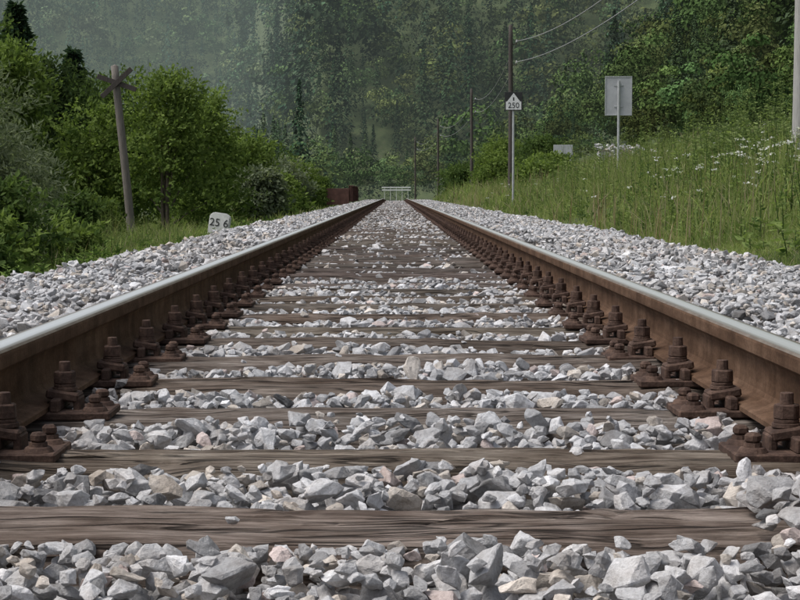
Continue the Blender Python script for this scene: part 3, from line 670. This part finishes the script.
x,y=3.08,47; z=float(ground_h(x,y)); e=empty('railway_sign',(x,y,z-.05)); zc=.45+(194-102)/38.3-z+.05
bm_obj('post',lambda bm:bm_cyl(bm,(0,0,zc/2+.1),.032,.03,zc+.2,12),[M_galv],e)
bm_obj('board',lambda bm:bm_box(bm,(0,-.045,zc),(.46,.02,.48),.004),[M_black],e)
def tri(bm):
    vs=[bm.verts.new(q) for q in ((-.17,-.059,zc-.005),(.17,-.059,zc-.005),(0,-.059,zc+.215))]; bm.faces.new(vs)
    vs=[bm.verts.new(q) for q in ((-.2,-.059,zc-.215),(.2,-.059,zc-.215),(.2,-.059,zc-.005),(.17,-.059,zc-.005),(-.17,-.059,zc-.005),(-.2,-.059,zc-.005))]; bm.faces.new(vs)
bm_obj('white_panel',tri,[M_white],e)
text('250',.2,e,(0,-.062,zc-.11),M_black)
bm_obj('triangle_mark',lambda bm:bm_box(bm,(0,-.061,zc+.06),(.035,.002,.09),0),[M_black],e)

x,y=4.95,40; z=float(ground_h(x,y)); e=empty('road_sign',(x,y,z-.05)); zt=.45+(194-77)/45-z+.05; zb=.45+(194-116)/45-z+.05
bm_obj('post',lambda bm:bm_cyl(bm,(0,0,(zt-.1)/2),.03,.03,zt-.1,12),[M_galv],e)
bm_obj('panel',lambda bm:bm_box(bm,(0,.045,(zt+zb)/2),(.6,.012,zt-zb),.004),[M_alu],e)
def fr(bm):
    for s in (-1,1): bm_box(bm,(s*.29,.033,(zt+zb)/2),(.02,.012,zt-zb),.002)
    for s in (zb+.012,zt-.012): bm_box(bm,(0,.033,s),(.556,.012,.022),.002)
    for s in (zb+.2,zt-.2): bm_box(bm,(0,.034,s),(.2,.014,.04),.002)
bm_obj('frame',fr,[M_galv],e)
x,y=7.45,80; z=float(ground_h(x,y)); e=empty('notice_board',(x,y,z-.05)); zt=.45+1.95-z+.05
bm_obj('board',lambda bm:bm_box(bm,(0,0,zt),(.85,.03,.45),.005),[M_alu],e)
bm_obj('legs',lambda bm:[bm_cyl(bm,(s*.33,.04,zt/2-.02),.03,.03,zt,8) for s in (-1,1)],[M_galv],e)
n=900; u=rng.random(n); x=7.4+4.6*u; y=66+rng.normal(0,.25,n)+2*u; zb_=ground_h(x,y); z=zb_+rng.uniform(0,1,n)*np.maximum(.3,(.45+1.62-.1*u-zb_+.25*vnoise(x,y*0,1.6)))
Vw,Fw,Cw=assemble('w',TM,np.stack([x,y,z],1),rng.uniform(.15,.36,n),1.0,stone_cols(n)*1.1); mesh_np('rubble_stone_wall',Vw,Fw,Cw,[M_stone])
e=empty('white_guardrail',(0,138,0)); zr=.45
def gr(bm):
    for z_ in (.5,.30): bm_box(bm,(.1,0,zr+z_),(2.2,.05,.09),.005)
    for xx in (-.8,-.35,.1,.55,1.0): bm_box(bm,(xx,.06,zr-.45),(.035,.05,1.9),.005)
bm_obj('rails_and_posts',gr,[M_white],e)
e=empty('bridge_girder',(-2.55,112,0))
def gd(bm):
    bm_box(bm,(0,0,.45),(.04,16,.9),.004); bm_box(bm,(0,0,.92),(.3,16,.04),.004)
    for yy in np.arange(-7.9,8,1.3): bm_box(bm,(0,yy,.44),(.24,.03,.88),.003)
    bm_box(bm,(-.75,-8,.3),(1.3,.1,.95),.01)
bm_obj('plate_girder',gd,[M_girder],e)

# ---------------------------------------------------------------- light, camera
w=bpy.data.worlds.new('World'); scene.world=w; w.use_nodes=True; nt=w.node_tree; bg=nt.nodes['Background']
sk=nt.nodes.new('ShaderNodeTexSky'); sk.sky_type='NISHITA'; sk.sun_disc=False
EL,AZ=R(58),R(-105)
sk.sun_elevation=EL; sk.sun_rotation=AZ; sk.dust_density=5; sk.air_density=1.0; sk.altitude=400
hs=nt.nodes.new('ShaderNodeHueSaturation'); hs.inputs['Saturation'].default_value=.5; nt.links.new(sk.outputs[0],hs.inputs['Color'])
nt.links.new(hs.outputs[0],bg.inputs['Color']); bg.inputs['Strength'].default_value=.15
sd=bpy.data.lights.new('sun','SUN'); sd.energy=2.2; sd.angle=R(26); sd.color=(1,.98,.95); so=bpy.data.objects.new('sun',sd); link(so)
d=Vector((math.sin(AZ)*math.cos(EL),math.cos(AZ)*math.cos(EL),math.sin(EL))); so.rotation_euler=d.to_track_quat('Z','Y').to_euler(); so.location=(0,0,50)
cam=bpy.data.cameras.new('camera'); co=bpy.data.objects.new('camera',cam); link(co); scene.camera=co
cam.sensor_width=36; cam.lens=1800/800*36; cam.clip_start=.05; cam.clip_end=3000
co.location=(0,0,.45); co.rotation_euler=(math.pi/2-math.atan(106/1800),0,-5/1800)
scene.view_settings.view_transform='Standard'; scene.view_settings.look='None'; scene.view_settings.exposure=0
